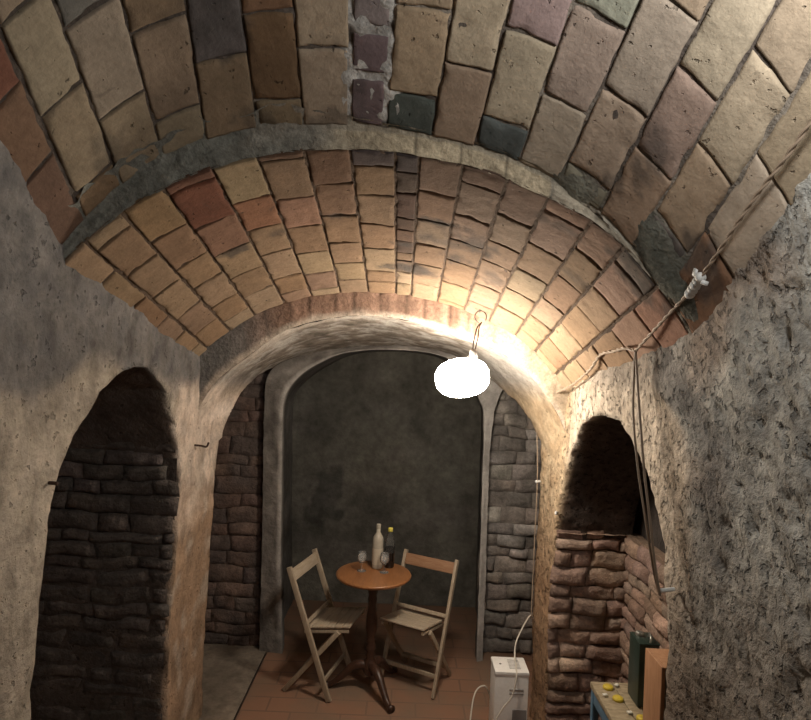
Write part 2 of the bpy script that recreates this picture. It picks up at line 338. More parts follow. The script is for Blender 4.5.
# the step between the two vaults: a ragged mortar band, cream tile edges at the right
mb = MB(); rows = []; cr = []
NX = 240
for i in range(11):
    t = i / 10; row = []; cl = []
    for j in range(NX + 1):
        x = -1.16 + 2.1 * j / NX; zu = prof(C1, x) ; zd = prof(C2, x) - .002
        q = Vector((x, t * .2, 7))
        left = sstep(.0, -.55, x); ov = (.045 * left + .006) * (1 + .7 * noise.noise(q * 6)) * (1 + .5 * noise.noise(q * 24))
        # t: 0 on vault one (smear), .3 at the arris, 1 at vault two
        if t < .3:
            p = vpt(1, x, -.035 - ov * (1 - t / .3) + .012, .007 + .004 * noise.noise(q * 25))
            p.y += .02 * (t / .3)
        else:
            k = (t - .3) / .7; p = Vector((x, YL - .012 + .014 * k, zu + (zd - zu) * k)) + Vector((0, -.010 * noise.noise(q * 18) - .006 * noise.noise(q * 50), .008 * noise.noise(q * 13)))
            if k < .12: p.z -= .004
        green = (.20, .205, .185); gray = (.27, .25, .215); cream = (.47, .40, .29)
        n = noise.noise(q * 6)
        c = mixc(green, gray, sstep(-.7, -.2, x + .25 * n))
        c = mixc(c, cream, sstep(-.35, -.1, x + .12 * n) * (.35 + .65 * sstep(.25, .4, t)))
        if t < .3 and x > -.3: c = mixc(c, (.2, .2, .175), sstep(-.1, .3, noise.noise(q * 5)))
        if (x * 6.7 % 1) < .05 and x > 0: c = mulc(c, .45)
        if x > .45: c = mixc(c, (.33, .31, .27), .6)
        row.append(p); cl.append(c)
    rows.append(row); cr.append(cl)
mb.grid(rows, cr); mb.build('trim_1', M['mortar'], kind='structure')

# ---------------------------------------------------------------- side walls with arched openings
def XL(y): return -1.11
def XR(y): return .95 - .045 * (max(y, 1.2) - 1.4)
OPEN_L = [[(1.85, -.1), (1.85, .98), (1.862, 1.16), (1.868, 1.35), (1.9, 1.586), (1.955, 1.735), (2.036, 1.84), (2.19, 1.98), (2.34, 2.045), (2.466, 2.07), (2.612, 2.06), (2.786, 1.954), (2.926, 1.776), (3.01, 1.59), (3.03, 1.437), (3.0, 1.243), (2.985, .9), (2.975, -.1)],
          [(3.54, -.1), (3.53, .44), (3.522, .8), (3.531, 1.15), (3.586, 1.435), (3.65, 1.667), (3.83, 1.87), (4.04, 1.99), (4.3, 2.036), (4.7, 2.036), (4.7, -.1)]]
OPEN_R = [[(3.36, -.1), (3.345, .63), (3.30, 1.24), (3.22, 1.478), (3.08, 1.69), (2.907, 1.862), (2.76, 1.92), (2.658, 1.934), (2.49, 1.925), (2.37, 1.862), (2.244, 1.767), (2.153, 1.658), (2.09, 1.534), (2.04, 1.363), (2.02, 1.2), (2.0, -.1)],
          [(3.66, -.1), (3.66, 1.5), (3.70, 1.8), (3.87, 1.917), (4.116, 1.97), (4.3, 1.98), (4.8, 1.98), (4.8, -.1)]]
def dense(poly, d=.03):
    out = []
    for a, b in zip(poly[:-1], poly[1:]):
        n = max(1, int(math.hypot(b[0] - a[0], b[1] - a[1]) / d))
        out += [(a[0] + (b[0] - a[0]) * i / n, a[1] + (b[1] - a[1]) * i / n) for i in range(n)]
    return out + [poly[-1]]
def inside(poly, y, z):
    r = False; n = len(poly)
    for i in range(n):
        y1, z1 = poly[i]; y2, z2 = poly[(i + 1) % n]
        if (z1 > z) != (z2 > z) and y < (y2 - y1) * (z - z1) / (z2 - z1) + y1: r = not r
    return r
def ceil_z(side, y):
    x = XL(y) if side < 0 else XR(y)
    if y < YL: return prof(C1, x - D1.x * (y - YL)) + D1.z * (y - YL)
    if y < 3.24: return prof(C2, x) + D2.z * (y - YL)
    return 2.12
def side_wall(name, side, opens, depths, mat, colfn, dispfn, step, y_end):
    bm = bmesh.new(); X = XL if side < 0 else XR
    y0 = -.3; ny = int((y_end - y0) / step); zmax = 3.5; nz = int((zmax + .05) / step)
    g = {}
    for i in range(ny + 1):
        y = y0 + (y_end - y0) * i / ny; top = ceil_z(side, y) + .14
        for j in range(nz + 1):
            z = -.05 + (zmax + .05) * j / nz
            if z <= top + step: g[i, j] = bm.verts.new((0, y, min(z, top)))
    for i in range(ny):
        for j in range(nz):
            k = [(i, j), (i + 1, j), (i + 1, j + 1), (i, j + 1)]
            if all(q in g for q in k):
                cy = y0 + (y_end - y0) * (i + .5) / ny; cz = -.05 + (zmax + .05) * (j + .5) / nz
                if not any(inside(p, cy, cz) for p in opens): bm.faces.new([g[q] for q in k])
    for v in [v for v in bm.verts if not v.link_faces]: bm.verts.remove(v)
    dn = [dense(p, .004) for p in opens]; near = [[] for _ in opens]
    for v in bm.verts:
        if not v.is_boundary: continue
        for k, d in enumerate(dn):
            best = min(d, key=lambda q: (q[0] - v.co.y) ** 2 + (q[1] - v.co.z) ** 2)
            if math.hypot(best[0] - v.co.y, best[1] - v.co.z) < step * 1.25:
                v.co.y, v.co.z = best; near[k].append(v); break
    for k, vs in enumerate(near):
        st = set(vs); ed = [e for e in bm.edges if e.is_boundary and e.verts[0] in st and e.verts[1] in st and max(e.verts[0].co.z, e.verts[1].co.z) > -.04]
        n = max(3, int(depths[k] / .035))
        for i in range(n):
            r = bmesh.ops.extrude_edge_only(bm, edges=ed); nv = [q for q in r['geom'] if isinstance(q, bmesh.types.BMVert)]
            bmesh.ops.translate(bm, verts=nv, vec=(side * depths[k] / n, 0, 0)); ed = [q for q in r['geom'] if isinstance(q, bmesh.types.BMEdge)]
            ns = set(nv); ed = [e for e in ed if e.verts[0] in ns and e.verts[1] in ns]
    mb = MB(); bm.verts.index_update()
    for v in bm.verts:
        y, z, dx = v.co.y, v.co.z, v.co.x; p = Vector((X(y) + dx, y, z))
        off = dispfn(y, z)
        if abs(dx) < 1e-6: p.x -= side * off
        else: p.x -= side * off * max(0, 1 - abs(dx) / .1)
        wob = Vector((0, noise.noise(p * 9) * .012 + noise.noise(p * 28) * .006, noise.noise(p * 9 + Vector((9, 9, 9))) * .012 + noise.noise(p * 28 + Vector((5, 5, 5))) * .006))
        if v.is_boundary or abs(dx) > 1e-6 or any(abs(y - q[0]) < .05 for q in ()): p += wob
        mb.vert(p, colfn(y, z, abs(dx)))
    for f in bm.faces: mb.f.append(tuple(v.index for v in f.verts))
    bm.free(); return mb.build(name, mat, kind='structure')

def col_left(y, z, dx):
    q = Vector((y, z, 1)); n = fbm(q, 3, 3); n2 = fbm(q, 11, 2)
    beige = mixc((.34, .30, .245), (.42, .37, .31), .5 + n2); grey = mixc((.16, .155, .155), (.23, .22, .21), .5 + n2)
    line = 2.02 + .10 * n + .10 * sstep(1.7, 1.0, y) - .12 * sstep(2.6, 3.2, y)
    c = mixc(beige, grey, sstep(-.05, .06, z - line))
    c = mixc(c, (.13, .12, .115), .55 * sstep(.16, .05, abs(z - line - .12)) * sstep(-.2, .3, n2) * sstep(1.2, 1.8, y))
    cream = mixc((.56, .46, .38), (.70, .60, .52), .5 + n2)
    pil = sstep(2.85, 3.02, y + .05 * n) * sstep(2.04, 1.88, z + .1 * n)
    lower = mixc((.36, .25, .17), cream, sstep(1.1, 1.55, z + .2 * n))
    c = mixc(c, lower, pil)
    c = mixc(c, mulc(c, .62), .8 * sstep(.15, .5, fbm(Vector((y * 1.6, z * .8, 5)), 6, 4)))
    c = mixc(c, (.52, .45, .38), .6 * sstep(.0, .4, fbm(q, 5, 3) - .1) * sstep(2.0, 1.85, z) * sstep(2.0, 2.6, y))
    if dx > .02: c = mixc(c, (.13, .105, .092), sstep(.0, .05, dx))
    return c
def disp_left(y, z):
    q = Vector((y, z, 4)); return .022 * fbm(q, 1.6, 2) + .009 * fbm(q, 7, 3) + .003 * noise.noise(q * 35)
def col_right(y, z, dx):
    q = Vector((y, z, 2)); n = fbm(q, 3, 3); n2 = fbm(q, 11, 2)
    yb = 1.93 + .32 * sstep(1.85, 2.25, z) - .05 * sstep(1.5, 1.0, z) + .05 * n
    grey = mixc((.29, .29, .275), (.44, .44, .415), .5 + n2)
    grey = mixc(grey, (.31, .24, .19), sstep(.1, .5, fbm(q, 2.2, 2)) * .7)
    cream = mixc((.42, .36, .29), (.54, .47, .39), .5 + n2)
    tan = mixc((.46, .34, .22), (.56, .44, .30), .5 + n2)
    c = mixc(grey, cream, sstep(-.04, .05, y - yb) * sstep(.9, 1.35, z))
    band = sstep(.16, .02, abs(y - yb + .12)) * sstep(1.35, 1.7, z); c = mixc(c, (.12, .115, .115), .65 * band)
    low = sstep(1.75, 1.0, z + .15 * n); c = mixc(c, (.23, .19, .155), low)  # brownish lower plaster, also darkened for lamplight fading down the wall
    pil = sstep(3.0, 3.25, y); c = mixc(c, mixc((.40, .26, .16), tan, sstep(.8, 1.5, z)), pil)
    top = sstep(2.02, 2.12, z + .05 * n) * sstep(1.95, 2.2, y) * sstep(3.0, 2.8, y); c = mixc(c, (.24, .215, .19), .6 * top)
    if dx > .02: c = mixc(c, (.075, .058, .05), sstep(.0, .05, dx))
    return c
def disp_right(y, z):
    q = Vector((y, z, 8)); near = sstep(2.1, 1.7, y); d = .020 * fbm(q, 1.6, 2) + .010 * fbm(q, 7, 3)
    p = noise.noise(q * 21) + .5 * noise.noise(q * 43)
    d += near * (.006 * noise.noise(q * 26) - .014 * sstep(.25, .55, p))
    return d + .004 * noise.noise(q * 34)
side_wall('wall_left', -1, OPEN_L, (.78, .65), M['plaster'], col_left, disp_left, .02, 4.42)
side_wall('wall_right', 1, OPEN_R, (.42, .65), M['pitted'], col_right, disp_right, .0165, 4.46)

# ---------------------------------------------------------------- transverse arch (bricks on edge) at the end of the lower vault, and the plastered bay behind it
def resample(poly, n):
    P = [Vector((p[0], p[1])) for p in poly]; P = [Vector((p.x, p.y, 0)) for p in smooth_path([(p.x, p.y, 0) for p in P], 6)]
    L = [0]
    for a, b in zip(P[:-1], P[1:]): L.append(L[-1] + (b - a).length)
    out = []; k = 0
    for i in range(n + 1):
        s = L[-1] * i / n
        while k < len(L) - 2 and L[k + 1] < s: k += 1
        t = (s - L[k]) / max(1e-9, L[k + 1] - L[k]); p = P[k].lerp(P[k + 1], t); out.append((p.x, p.y))
    return out
CURVE_B = [(-1.15, 1.5), (-1.135, 1.7), (-1.10, 1.84), (-1.015, 1.984), (-.916, 2.074), (-.801, 2.166), (-.68, 2.258), (-.557, 2.312), (-.434, 2.344), (-.31, 2.366), (-.186, 2.371), (-.066, 2.365), (.059, 2.343), (.163, 2.315), (.29, 2.282), (.399, 2.249), (.51, 2.205), (.604, 2.15), (.71, 2.05), (.79, 1.95), (.862, 1.83), (.895, 1.7), (.91, 1.5)]
CURVE_C = [(-.793, -.02), (-.835, .6), (-.85, 1.1), (-.866, 1.673), (-.858, 1.817), (-.812, 1.927), (-.681, 2.054), (-.471, 2.163), (-.257, 2.201), (-.042, 2.21), (.173, 2.197), (.355, 2.141), (.467, 2.03), (.545, 1.876), (.58, 1.734), (.59, 1.1), (.596, .5), (.60, -.02)]
CURVE_CO = [(-1.0, 1.80), (-1.0, 1.92), (-.96, 2.03), (-.86, 2.10), (-.70, 2.155), (-.475, 2.205), (-.257, 2.232), (-.04, 2.242), (.18, 2.228), (.37, 2.18), (.49, 2.11), (.60, 2.045), (.71, 1.985)]
RING_OUT = [(-.965, -.02), (-.98, .9), (-1.0, 1.6)] + CURVE_CO + [(.69, 1.92), (.655, 1.78), (.635, 1.5), (.64, .8), (.645, -.02)]
NB = 150
RB = resample(CURVE_B, NB); RC = resample(CURVE_CO, NB)
# face of the arch: from the brick end of the vault down to its lower edge
mb = MB(); rows = []; cr = []
for i in range(9):
    t = i / 8; row = []; cl = []
    for j in range(NB + 1):
        x, z = RB[j]; xo = x * 1.0 - (.06 if x < -.2 else -.05) * sstep(.35, .95, abs(x + .12)); zo = prof(C2, xo) + D2.z * 1.262 + .01
        zo = max(zo, z + .01)
        q = Vector((x, z, t))
        p = Vector((xo + (x - xo) * t, 3.212 + .035 * t, zo + (z - zo) * t)) + Vector((0, -.008 * abs(noise.noise(q * 20)) + .004 * noise.noise(q * 50), 0))
        br = (j * .5) % 1
        c = mixc((.20, .125, .09), (.30, .19, .14), .5 + noise.noise(Vector((math.floor(j * .42), 3, 1)) * 1.7))
        if (j * .42) % 1 < .16: c = mulc(c, .55)
        lf = sstep(-.6, -.95, x); c = mixc(c, (.15, .145, .14), lf)
        rt = sstep(.35, .6, x); c = mixc(c, (.44, .36, .27), rt)
        c = mixc(c, (.50, .43, .36), sstep(.72, .95, t + .12 * noise.noise(q * 9)))
        row.append(p); cl.append(c)
    rows.append(row); cr.append(cl)
mb.grid(rows, cr); mb.build('trim_2', M['mortar'], kind='structure')
# plastered soffit between the two arches
def arch_z(poly, y):
    for a, b in zip(poly[:-1], poly[1:]):
        if b[0] > a[0] and a[0] <= y <= b[0]: return a[1] + (b[1] - a[1]) * (y - a[0]) / (b[0] - a[0])
    return None
mb = MB(); rows = []; cr = []
for i in range(61):
    t = i / 60; y = 3.247 + (4.30 - 3.247) * t; row = []; cl = []
    zl = arch_z(OPEN_L[1], y); zr = arch_z(OPEN_R[1], y)
    for j in range(NB + 1):
        te = t ** .9
        x = RB[j][0] + (RC[j][0] - RB[j][0]) * te; z = RB[j][1] + (RC[j][1] - RB[j][1]) * te
        if j < NB / 3 and zl and z < zl: z = zl; x = XL(y) - .005
        if j > NB * 2 / 3 and zr and z < zr: z = zr; x = XR(y) + .005
        q = Vector((x, y, z)); n = fbm(q, 5, 3); n2 = fbm(q, 16, 2)
        z += .006 * n2 + .008 * n
        white = mixc((.40, .35, .30), (.50, .45, .40), .5 + n2); brown = mixc((.17, .145, .12), (.30, .255, .215), .5 + n2 + .5 * n)
        wd = .05 + .35 * sstep(-.5, -1.0, x) * .5
        c = mixc(white, brown, sstep(wd * .6, wd * 1.6, t + .06 * n))
        c = mixc(c, (.42, .40, .37), .8 * sstep(.15, .7, n + n2 + .15))
        c = mixc(c, (.34, .32, .30), .8 * sstep(.955, .99, t))
        if x > .3: c = mixc(c, (.38, .36, .335), .7 * sstep(.3, .5, x))
        sc_ = col_left(min(y, 3.5), z, 0) if x < 0 else col_right(min(y, 3.6), z, 0); c = mixc(c, sc_, sstep(2.08, 1.9, z) * sstep(.55, .8, abs(x + .12)))
        row.append((x, y, z)); cl.append(c)
    rows.append(row); cr.append(cl)
mb.grid(rows, cr); mb.build('ceiling', M['plaster'], kind='structure')
# arch into the end alcove: face ring, jambs and tunnel
RCI = resample(CURVE_C, 200)
mb = MB(); rows = []; cr = []
RCO = resample(RING_OUT, 200)
for i in range(5):
    t = i / 4; row = []; cl = []
    for (x, z), (xo, zo) in zip(RCI, RCO):
        q = Vector((x, z, t)); k = sstep(0, 1, t)
        row.append((xo + (x - xo) * t + .006 * noise.noise(q * 14), 4.32 - .02 * k + .006 * noise.noise(q * 20), zo + (z - zo) * t))
        rc_ = mixc((.13, .115, .105), (.24, .22, .20), .5 + fbm(q, 7, 2)); cl.append(mixc(rc_, (.46, .44, .42), .75 * sstep(.2, .4, x) + .5 * sstep(.8, 1.0, t) * sstep(.4, .2, x)))  # right side of the ring painted paler to carry the lamp's brightness
    rows.append(row); cr.append(cl)
for i in range(1, 25):
    t = i / 24; row = []; cl = []
    for (x, z) in RCI:
        q = Vector((x, t, z)); n = fbm(q, 5, 2)
        wdn = .10 * sstep(.1, .3, t); sx = 1 if x > -.13 else -1
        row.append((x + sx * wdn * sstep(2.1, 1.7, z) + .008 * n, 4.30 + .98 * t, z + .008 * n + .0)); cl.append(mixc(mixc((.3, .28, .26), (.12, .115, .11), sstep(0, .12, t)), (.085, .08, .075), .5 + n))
    rows.append(row); cr.append(cl)
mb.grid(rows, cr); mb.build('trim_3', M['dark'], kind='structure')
# back wall of the alcove: smoke-darkened plaster
mb = MB(); rows = []; cr = []
for i in range(71):
    z = -.05 + 2.45 * i / 70; row = []; cl = []
    for j in range(71):
        x = -1.15 + 2.1 * j / 70; q = Vector((x, z, 3)); n = fbm(q, 2.2, 4); n2 = fbm(q, 9, 2)
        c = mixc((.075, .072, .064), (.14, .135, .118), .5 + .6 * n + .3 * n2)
        c = mixc(c, (.15, .14, .13), .6 * sstep(.1, .6, fbm(Vector((x * .6, z * 2.2, 9)), 2.3, 3)))
        st = sstep(.10, .03, abs(x + .70 + .12 * n2)) * sstep(.5, .75, z) * sstep(1.25, 1.0, z) + sstep(.06, .02, abs(x + .57 + .10 * n2)) * sstep(.65, .8, z) * sstep(1.25, 1.05, z)
        c = mixc(c, (.03, .03, .03), min(.6, st))
        row.append((x, 5.26 + .015 * n, z)); cl.append(c)
    rows.append(row); cr.append(cl)
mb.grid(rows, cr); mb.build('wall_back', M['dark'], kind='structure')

# ---------------------------------------------------------------- rubble and brick faces inside the recesses
def brick_patch(mb, o, u, v, n, W, Hh, ch, bl, pal, rough=.012, gap=.008, deep=.03, edge=.02, seed=1, top=None, ragged=0):
    o = Vector(o); u = Vector(u); v = Vector(v); n = Vector(n); rnd = random.Random(seed)
    rows = [[o + u * (W * j / 12) + v * (Hh * i / 24) - n * .02 for j in range(13)] for i in range(25)]
    mb.grid(rows, [[mulc(pal[0], .6)] * 13 for _ in rows])
    z = 0
    while z < Hh - .02:
        h = min(ch * rnd.uniform(.75, 1.25), Hh - z); x = -rnd.uniform(0, bl * .6)
        while x < W:
            l = bl * rnd.uniform(.5, 1.4); a = max(x, 0 - (rnd.uniform(0, ragged) if ragged else 0)); b = min(x + l, W + (rnd.uniform(0, ragged) if ragged else 0)); x += l
            if b - a < .03: continue
            hh = h
            if top and z + h * .5 > top((a + b) / 2): continue
            c = jitter(rnd.choice(pal), rnd, .2); pr = rnd.uniform(-rough, rough); dp = deep; nu = max(4, int((b - a) / .02)); nv = 5; sd = rnd.uniform(0, 90); G = []; K = []
            for iv in range(nv + 1):
                row = []; kl = []
                for iu in range(nu + 1):
                    uu = iu / nu; vv = iv / nv; X = a + gap * .5 + (b - a - gap) * uu; Z = z + gap * .5 + (hh - gap) * vv
                    e = min(min(uu, 1 - uu) * (b - a), min(vv, 1 - vv) * hh); q = Vector((X, Z, sd))
                    X += .007 * noise.noise(q * 20); Z += .006 * noise.noise(q * 17 + Vector((4, 4, 4)))
                    wq = Vector((X, Z, 30 + seed)); X += .030 * noise.noise(wq * 4.5); Z += .024 * noise.noise(wq * 5 + Vector((7, 7, 7)))
                    d = -dp + (dp + .01 + pr) * sstep(-.004, edge, e) + .007 * noise.noise(q * 30) + .009 * noise.noise(q * 12)
                    row.append(o + u * X + v * Z + n * d); kl.append(mixc(mulc(c, .9 + .5 * noise.noise(q * 8)), mulc(pal[3], .75), max(0, min(1, .25 + 1.6 * noise.noise(wq * 5.5)))))
                G.append(row); K.append(kl)
            mb.grid(G, K)
        z += h
DK = [(.17, .14, .125), (.155, .13, .12), (.18, .15, .135), (.15, .13, .12), (.17, .15, .135)]
RED = [(.38, .26, .195), (.33, .23, .175), (.43, .32, .25), (.30, .20, .16), (.36, .275, .22), (.27, .19, .16)]
GRY = [(.32, .28, .25), (.25, .23, .21), (.40, .365, .335), (.21, .19, .175), (.28, .245, .215)]
BRN = [(.18, .12, .10), (.165, .115, .095), (.20, .14, .115), (.14, .11, .10)]
# near left recess: far jamb and back
mb = MB()
brick_patch(mb, (-1.95, 2.985, 0), (1, 0, 0), (0, 0, 1), (0, -1, 0), .828, 2.1, .075, .26, DK, .006, deep=.010, edge=.012, gap=.004, seed=3, ragged=.016, top=lambda x: 2.15 - max(0, x - .6) * 3.2)
brick_patch(mb, (-1.86, 1.6, 0), (0, 1, 0), (0, 0, 1), (1, 0, 0), 1.6, 2.2, .075, .26, DK, .010, deep=.02, seed=4)
mb.build('wall_left', M['rubble'], kind='structure')
# near right recess: rubble lining to chest height with a ledge, dark plaster above
mb = MB()
brick_patch(mb, (.862, 3.295, 0), (1, 0, 0), (0, 0, 1), (0, -1, 0), .42, 1.25, .078, .21, RED, .012, deep=.014, edge=.011, gap=.003, seed=5, ragged=.012, top=lambda x: 1.26 - .05 * sstep(.18, .26, x))
brick_patch(mb, (1.255, 1.95, 0), (0, 1, 0), (0, 0, 1), (-1, 0, 0), 1.4, 1.235, .078, .22, RED, .012, deep=.014, edge=.011, gap=.003, seed=6)
rows = [[(.87 + .42 * j / 10, 3.285 + .12 * i / 4, 1.228 + .008 * noise.noise(Vector((j, i, 2)) * .9)) for j in range(11)] for i in range(5)]
mb.grid(rows, [[(.40, .28, .21)] * 11 for _ in rows])
rows = [[(1.25 + .1 * j / 4, 1.95 + 1.4 * i / 20, 1.228 + .008 * noise.noise(Vector((j, i, 5)) * .9)) for j in range(5)] for i in range(21)]
mb.grid(rows, [[(.24, .17, .125)] * 5 for _ in rows])
mb.build('wall_right', M['rubble'], kind='structure')
mb = MB()
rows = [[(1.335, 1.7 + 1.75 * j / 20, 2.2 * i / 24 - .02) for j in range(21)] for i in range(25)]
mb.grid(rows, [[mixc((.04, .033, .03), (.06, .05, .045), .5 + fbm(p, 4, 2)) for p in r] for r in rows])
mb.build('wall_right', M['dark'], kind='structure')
# the bay's side recesses: far walls facing the stair, outer walls
mb = MB()
brick_patch(mb, (-1.80, 4.385, 0), (1, 0, 0), (0, 0, 1), (0, -1, 0), .84, 2.15, .10, .28, BRN, .004, deep=.006, edge=.012, gap=.003, seed=8)
mb.build('wall_left', M['rubble'], kind='structure')
mb = MB()
brick_patch(mb, (.62, 4.44, 0), (1, 0, 0), (0, 0, 1), (0, -1, 0), .85, 2.1, .10, .2, GRY, .018, deep=.018, edge=.012, gap=.003, seed=9)
mb.build('wall_right', M['rubble'], kind='structure')
mb = MB()
for X, y0, y1 in ((-1.755, 3.2, 4.5), (1.48, 3.4, 4.6)):
    rows = [[(X, y0 + (y1 - y0) * j / 8, -.02 + 2.2 * i / 12) for j in range(9)] for i in range(13)]
    mb.grid(rows, [[(.12, .10, .09)] * 9 for _ in rows])
mb.build('wall_left', M['dark'], kind='structure')

# ---------------------------------------------------------------- floor: terracotta tiles, grey screed strip along the left wall
def floor_mat():
    m = bpy.data.materials.new('terracotta_floor'); m.use_nodes = True; nt = m.node_tree; L = nt.links.new; p = nt.nodes['Principled BSDF']; p.inputs['Roughness'].default_value = .75
    t = nd(nt, 'ShaderNodeTexCoord'); b = nd(nt, 'ShaderNodeTexBrick'); b.offset = .5; L(t.outputs['Object'], b.inputs['Vector'])
    b.inputs['Color1'].default_value = (.33, .18, .115, 1); b.inputs['Color2'].default_value = (.30, .165, .105, 1); b.inputs['Mortar'].default_value = (.22, .13, .09, 1)
    b.inputs['Scale'].default_value = 1; b.inputs['Brick Width'].default_value = .30; b.inputs['Row Height'].default_value = .15; b.inputs['Mortar Size'].default_value = .006
    n = nd(nt, 'ShaderNodeTexNoise'); n.inputs['Scale'].default_value = 3.5; n.inputs['Detail'].default_value = 7; L(t.outputs['Object'], n.inputs['Vector'])
    mr = nd(nt, 'ShaderNodeMapRange'); mr.inputs[1].default_value = .42; mr.inputs[2].default_value = .68; L(n.outputs[0], mr.inputs[0])
    mx = nd(nt, 'ShaderNodeMix', data_type='RGBA'); L(mr.outputs[0], mx.inputs[0]); L(b.outputs[0], mx.inputs[6]); mx.inputs[7].default_value = (.24, .165, .115, 1)
    vc = nd(nt, 'ShaderNodeVertexColor', layer_name='Col'); m2 = nd(nt, 'ShaderNodeMix', data_type='RGBA', blend_type='MULTIPLY'); m2.inputs[0].default_value = 1; L(mx.outputs[2], m2.inputs[6]); L(vc.outputs[0], m2.inputs[7])
    L(m2.outputs[2], p.inputs['Base Color'])
    bp = nd(nt, 'ShaderNodeBump'); bp.inputs['Distance'].default_value = .006; L(n.outputs[0], bp.inputs['Height']); L(bp.outputs[0], p.inputs['Normal']); return m
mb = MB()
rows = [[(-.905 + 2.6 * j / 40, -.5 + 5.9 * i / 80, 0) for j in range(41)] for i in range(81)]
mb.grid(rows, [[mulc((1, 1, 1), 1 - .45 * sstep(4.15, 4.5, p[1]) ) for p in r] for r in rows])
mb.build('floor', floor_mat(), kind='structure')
mb = MB()
rows = [[(-2.0 + 1.085 * j / 24, -.5 + 5.9 * i / 80, .004 + .006 * noise.noise(Vector((j * .4, i * .4, 0)))) for j in range(25)] for i in range(81)]
mb.grid(rows, [[mixc((.20, .165, .13), (.27, .225, .18), .5 + fbm(p, 3, 3)) for p in r] for r in rows])
mb.build('floor', M['dark'], kind='structure')
mb = MB(); mb.box((-.91, 2.4, -.014), (.012, 5.9, .02)); mb.build('floor', M['iron'], kind='structure')

# ---------------------------------------------------------------- hanging lamp
t = thing('hanging_lamp', 'lit white bulb hanging on a thin wire from the brick vault', 'lamp', (.336, 2.98, 2.172))
def loc(p): return Vector(p) - Vector((.336, 2.98, 2.172))
mb = MB(); A = Vector((.405, 2.98, 2.083)); Bv = Vector((.150, 2.98, 2.043)); ax = (Bv - A); Lb = ax.length; ax.normalize()
zz = ax; xx = Vector((0, 1, 0)); yy = zz.cross(xx); R3 = Matrix((xx, yy, zz)).transposed()
prof_b = [(.0005, -.012)] + [(.106 * math.sin(PI * (k / 26) ** .93) ** .8 * (.86 + .14 * k / 26) + .0005, -.012 + .268 * (1 - math.cos(PI * k / 26)) / 2) for k in range(1, 26)] + [(.0005, .256)]
mb.lathe(prof_b, loc(A), 48, R3); mb.build('bulb', M['bulb'], t)
mb = MB(); mb.lathe([(.0005, .04), (.012, .04), (.019, .03), (.021, 0), (.024, -.012), (.024, -.035), (.0005, -.035)], loc((.336, 2.98, 2.167)), 20); mb.build('socket', M['socket'], t)
hook_top = vpt(2, .378, 3.10 - YL, .0)
mb = MB(); pa = smooth_path([loc((.331, 2.98, 2.20)), loc((.340, 3.01, 2.26)), loc((.360, 3.06, 2.325)), loc((.385, 3.095, 2.35))], 6); mb.tube(pa, .0035, 6)
pa = smooth_path([loc((.342, 2.98, 2.20)), loc((.357, 3.01, 2.26)), loc((.368, 3.06, 2.32)), loc((.385, 3.095, 2.35))], 6); mb.tube(pa, .0035, 6); mb.build('cord', M['wire'], t)
mb = MB(); ring = [loc((.378 + .03 * math.cos(a), 3.095 + .008 * math.sin(a), 2.378 + .033 * math.sin(a))) for a in [-.6 + k * .42 for k in range(13)]]; mb.tube(ring, .003, 6)
mb.tube([loc((.372, 3.10, 2.40)), loc((.374, 3.10, 2.44))], .004, 6); mb.build('hook', M['wire'], t)

# ---------------------------------------------------------------- pedestal table
TZ = .76; TX, TY = -.147, 3.87
t = thing('pedestal_table', 'small round wooden table on a dark turned pedestal between the folding chairs', 'table', (TX, TY, 0))
mb = MB(); mb.lathe([(.0005, TZ - .026), (.2, TZ - .026), (.232, TZ - .024), (.241, TZ - .016), (.243, TZ - .008), (.238, TZ - .001), (.23, TZ), (.0005, TZ)], n=64); mb.build('table_top', M['table_wood'], t)
mb = MB(); mb.lathe([(.0005, TZ - .028), (.06, TZ - .028), (.06, TZ - .045), (.034, TZ - .055), (.031, TZ - .09), (.033, .64), (.025, .62), (.030, .60), (.026, .56), (.036, .46), (.038, .41), (.030, .36), (.024, .345), (.034, .33), (.024, .315), (.034, .29), (.036, .27), (.024, .25), (.033, .235), (.024, .22), (.038, .20), (.045, .17), (.045, .13), (.036, .11), (.0005, .105)], n=28); mb.build('pedestal', M['dark_wood'], t)
for a in (178, -58, 55):
    a = math.radians(a); dx, dy = math.cos(a), math.sin(a); mb = MB()
    prl = [(.03, .165), (.08, .165), (.13, .135), (.18, .085), (.225, .045), (.26, .026), (.285, .024)]
    pts = smooth_path([(dx * r, dy * r, z) for r, z in prl], 5); n = len(pts)
    mb.tube(pts, [.032 - .014 * sstep(.0, .75, k / n) + .008 * sstep(.82, .97, k / n) for k in range(n)], 12)
    mb.build('leg', M['dark_wood'], t)

# ---------------------------------------------------------------- bottles and glasses on the table
t = thing('wine_bottle', 'tall pale bottle with beige label standing on the round table', 'bottle', (-.131, 3.965, TZ))
mb = MB(); mb.lathe([(.0005, .001), (.034, .001), (.036, .008), (.036, .185), (.033, .205), (.022, .222), (.0145, .237), (.0135, .29), (.0005, .29)], n=28); b_ = mb.build('glass', M['frost'], t)
mb = MB(); mb.lathe([(.0366, .03), (.0366, .135)], n=28); mb.build('paper_label', M['label'], b_)
mb = MB(); mb.lathe([(.0005, .2905), (.0142, .2905), (.0148, .288), (.0148, .262), (.0145, .26)], n=20); mb.build('stopper', M['frost'], b_)
t = thing('soft_drink_bottle', 'dark bottle with yellow-green cap behind the front glass', 'bottle', (-.052, 3.99, TZ))
mb = MB(); mb.lathe([(.0005, .001), (.030, .001), (.034, .008), (.034, .05), (.032, .07), (.034, .09), (.034, .125), (.0335, .13)], n=28); mb.build('contents', M['dkglass'], t)
mb = MB(); mb.lathe([(.0345, .10), (.0345, .14), (.032, .17), (.024, .2), (.0145, .225), (.0135, .24)], n=28); b_ = mb.build('clear_neck', M['neck_glass'], t)
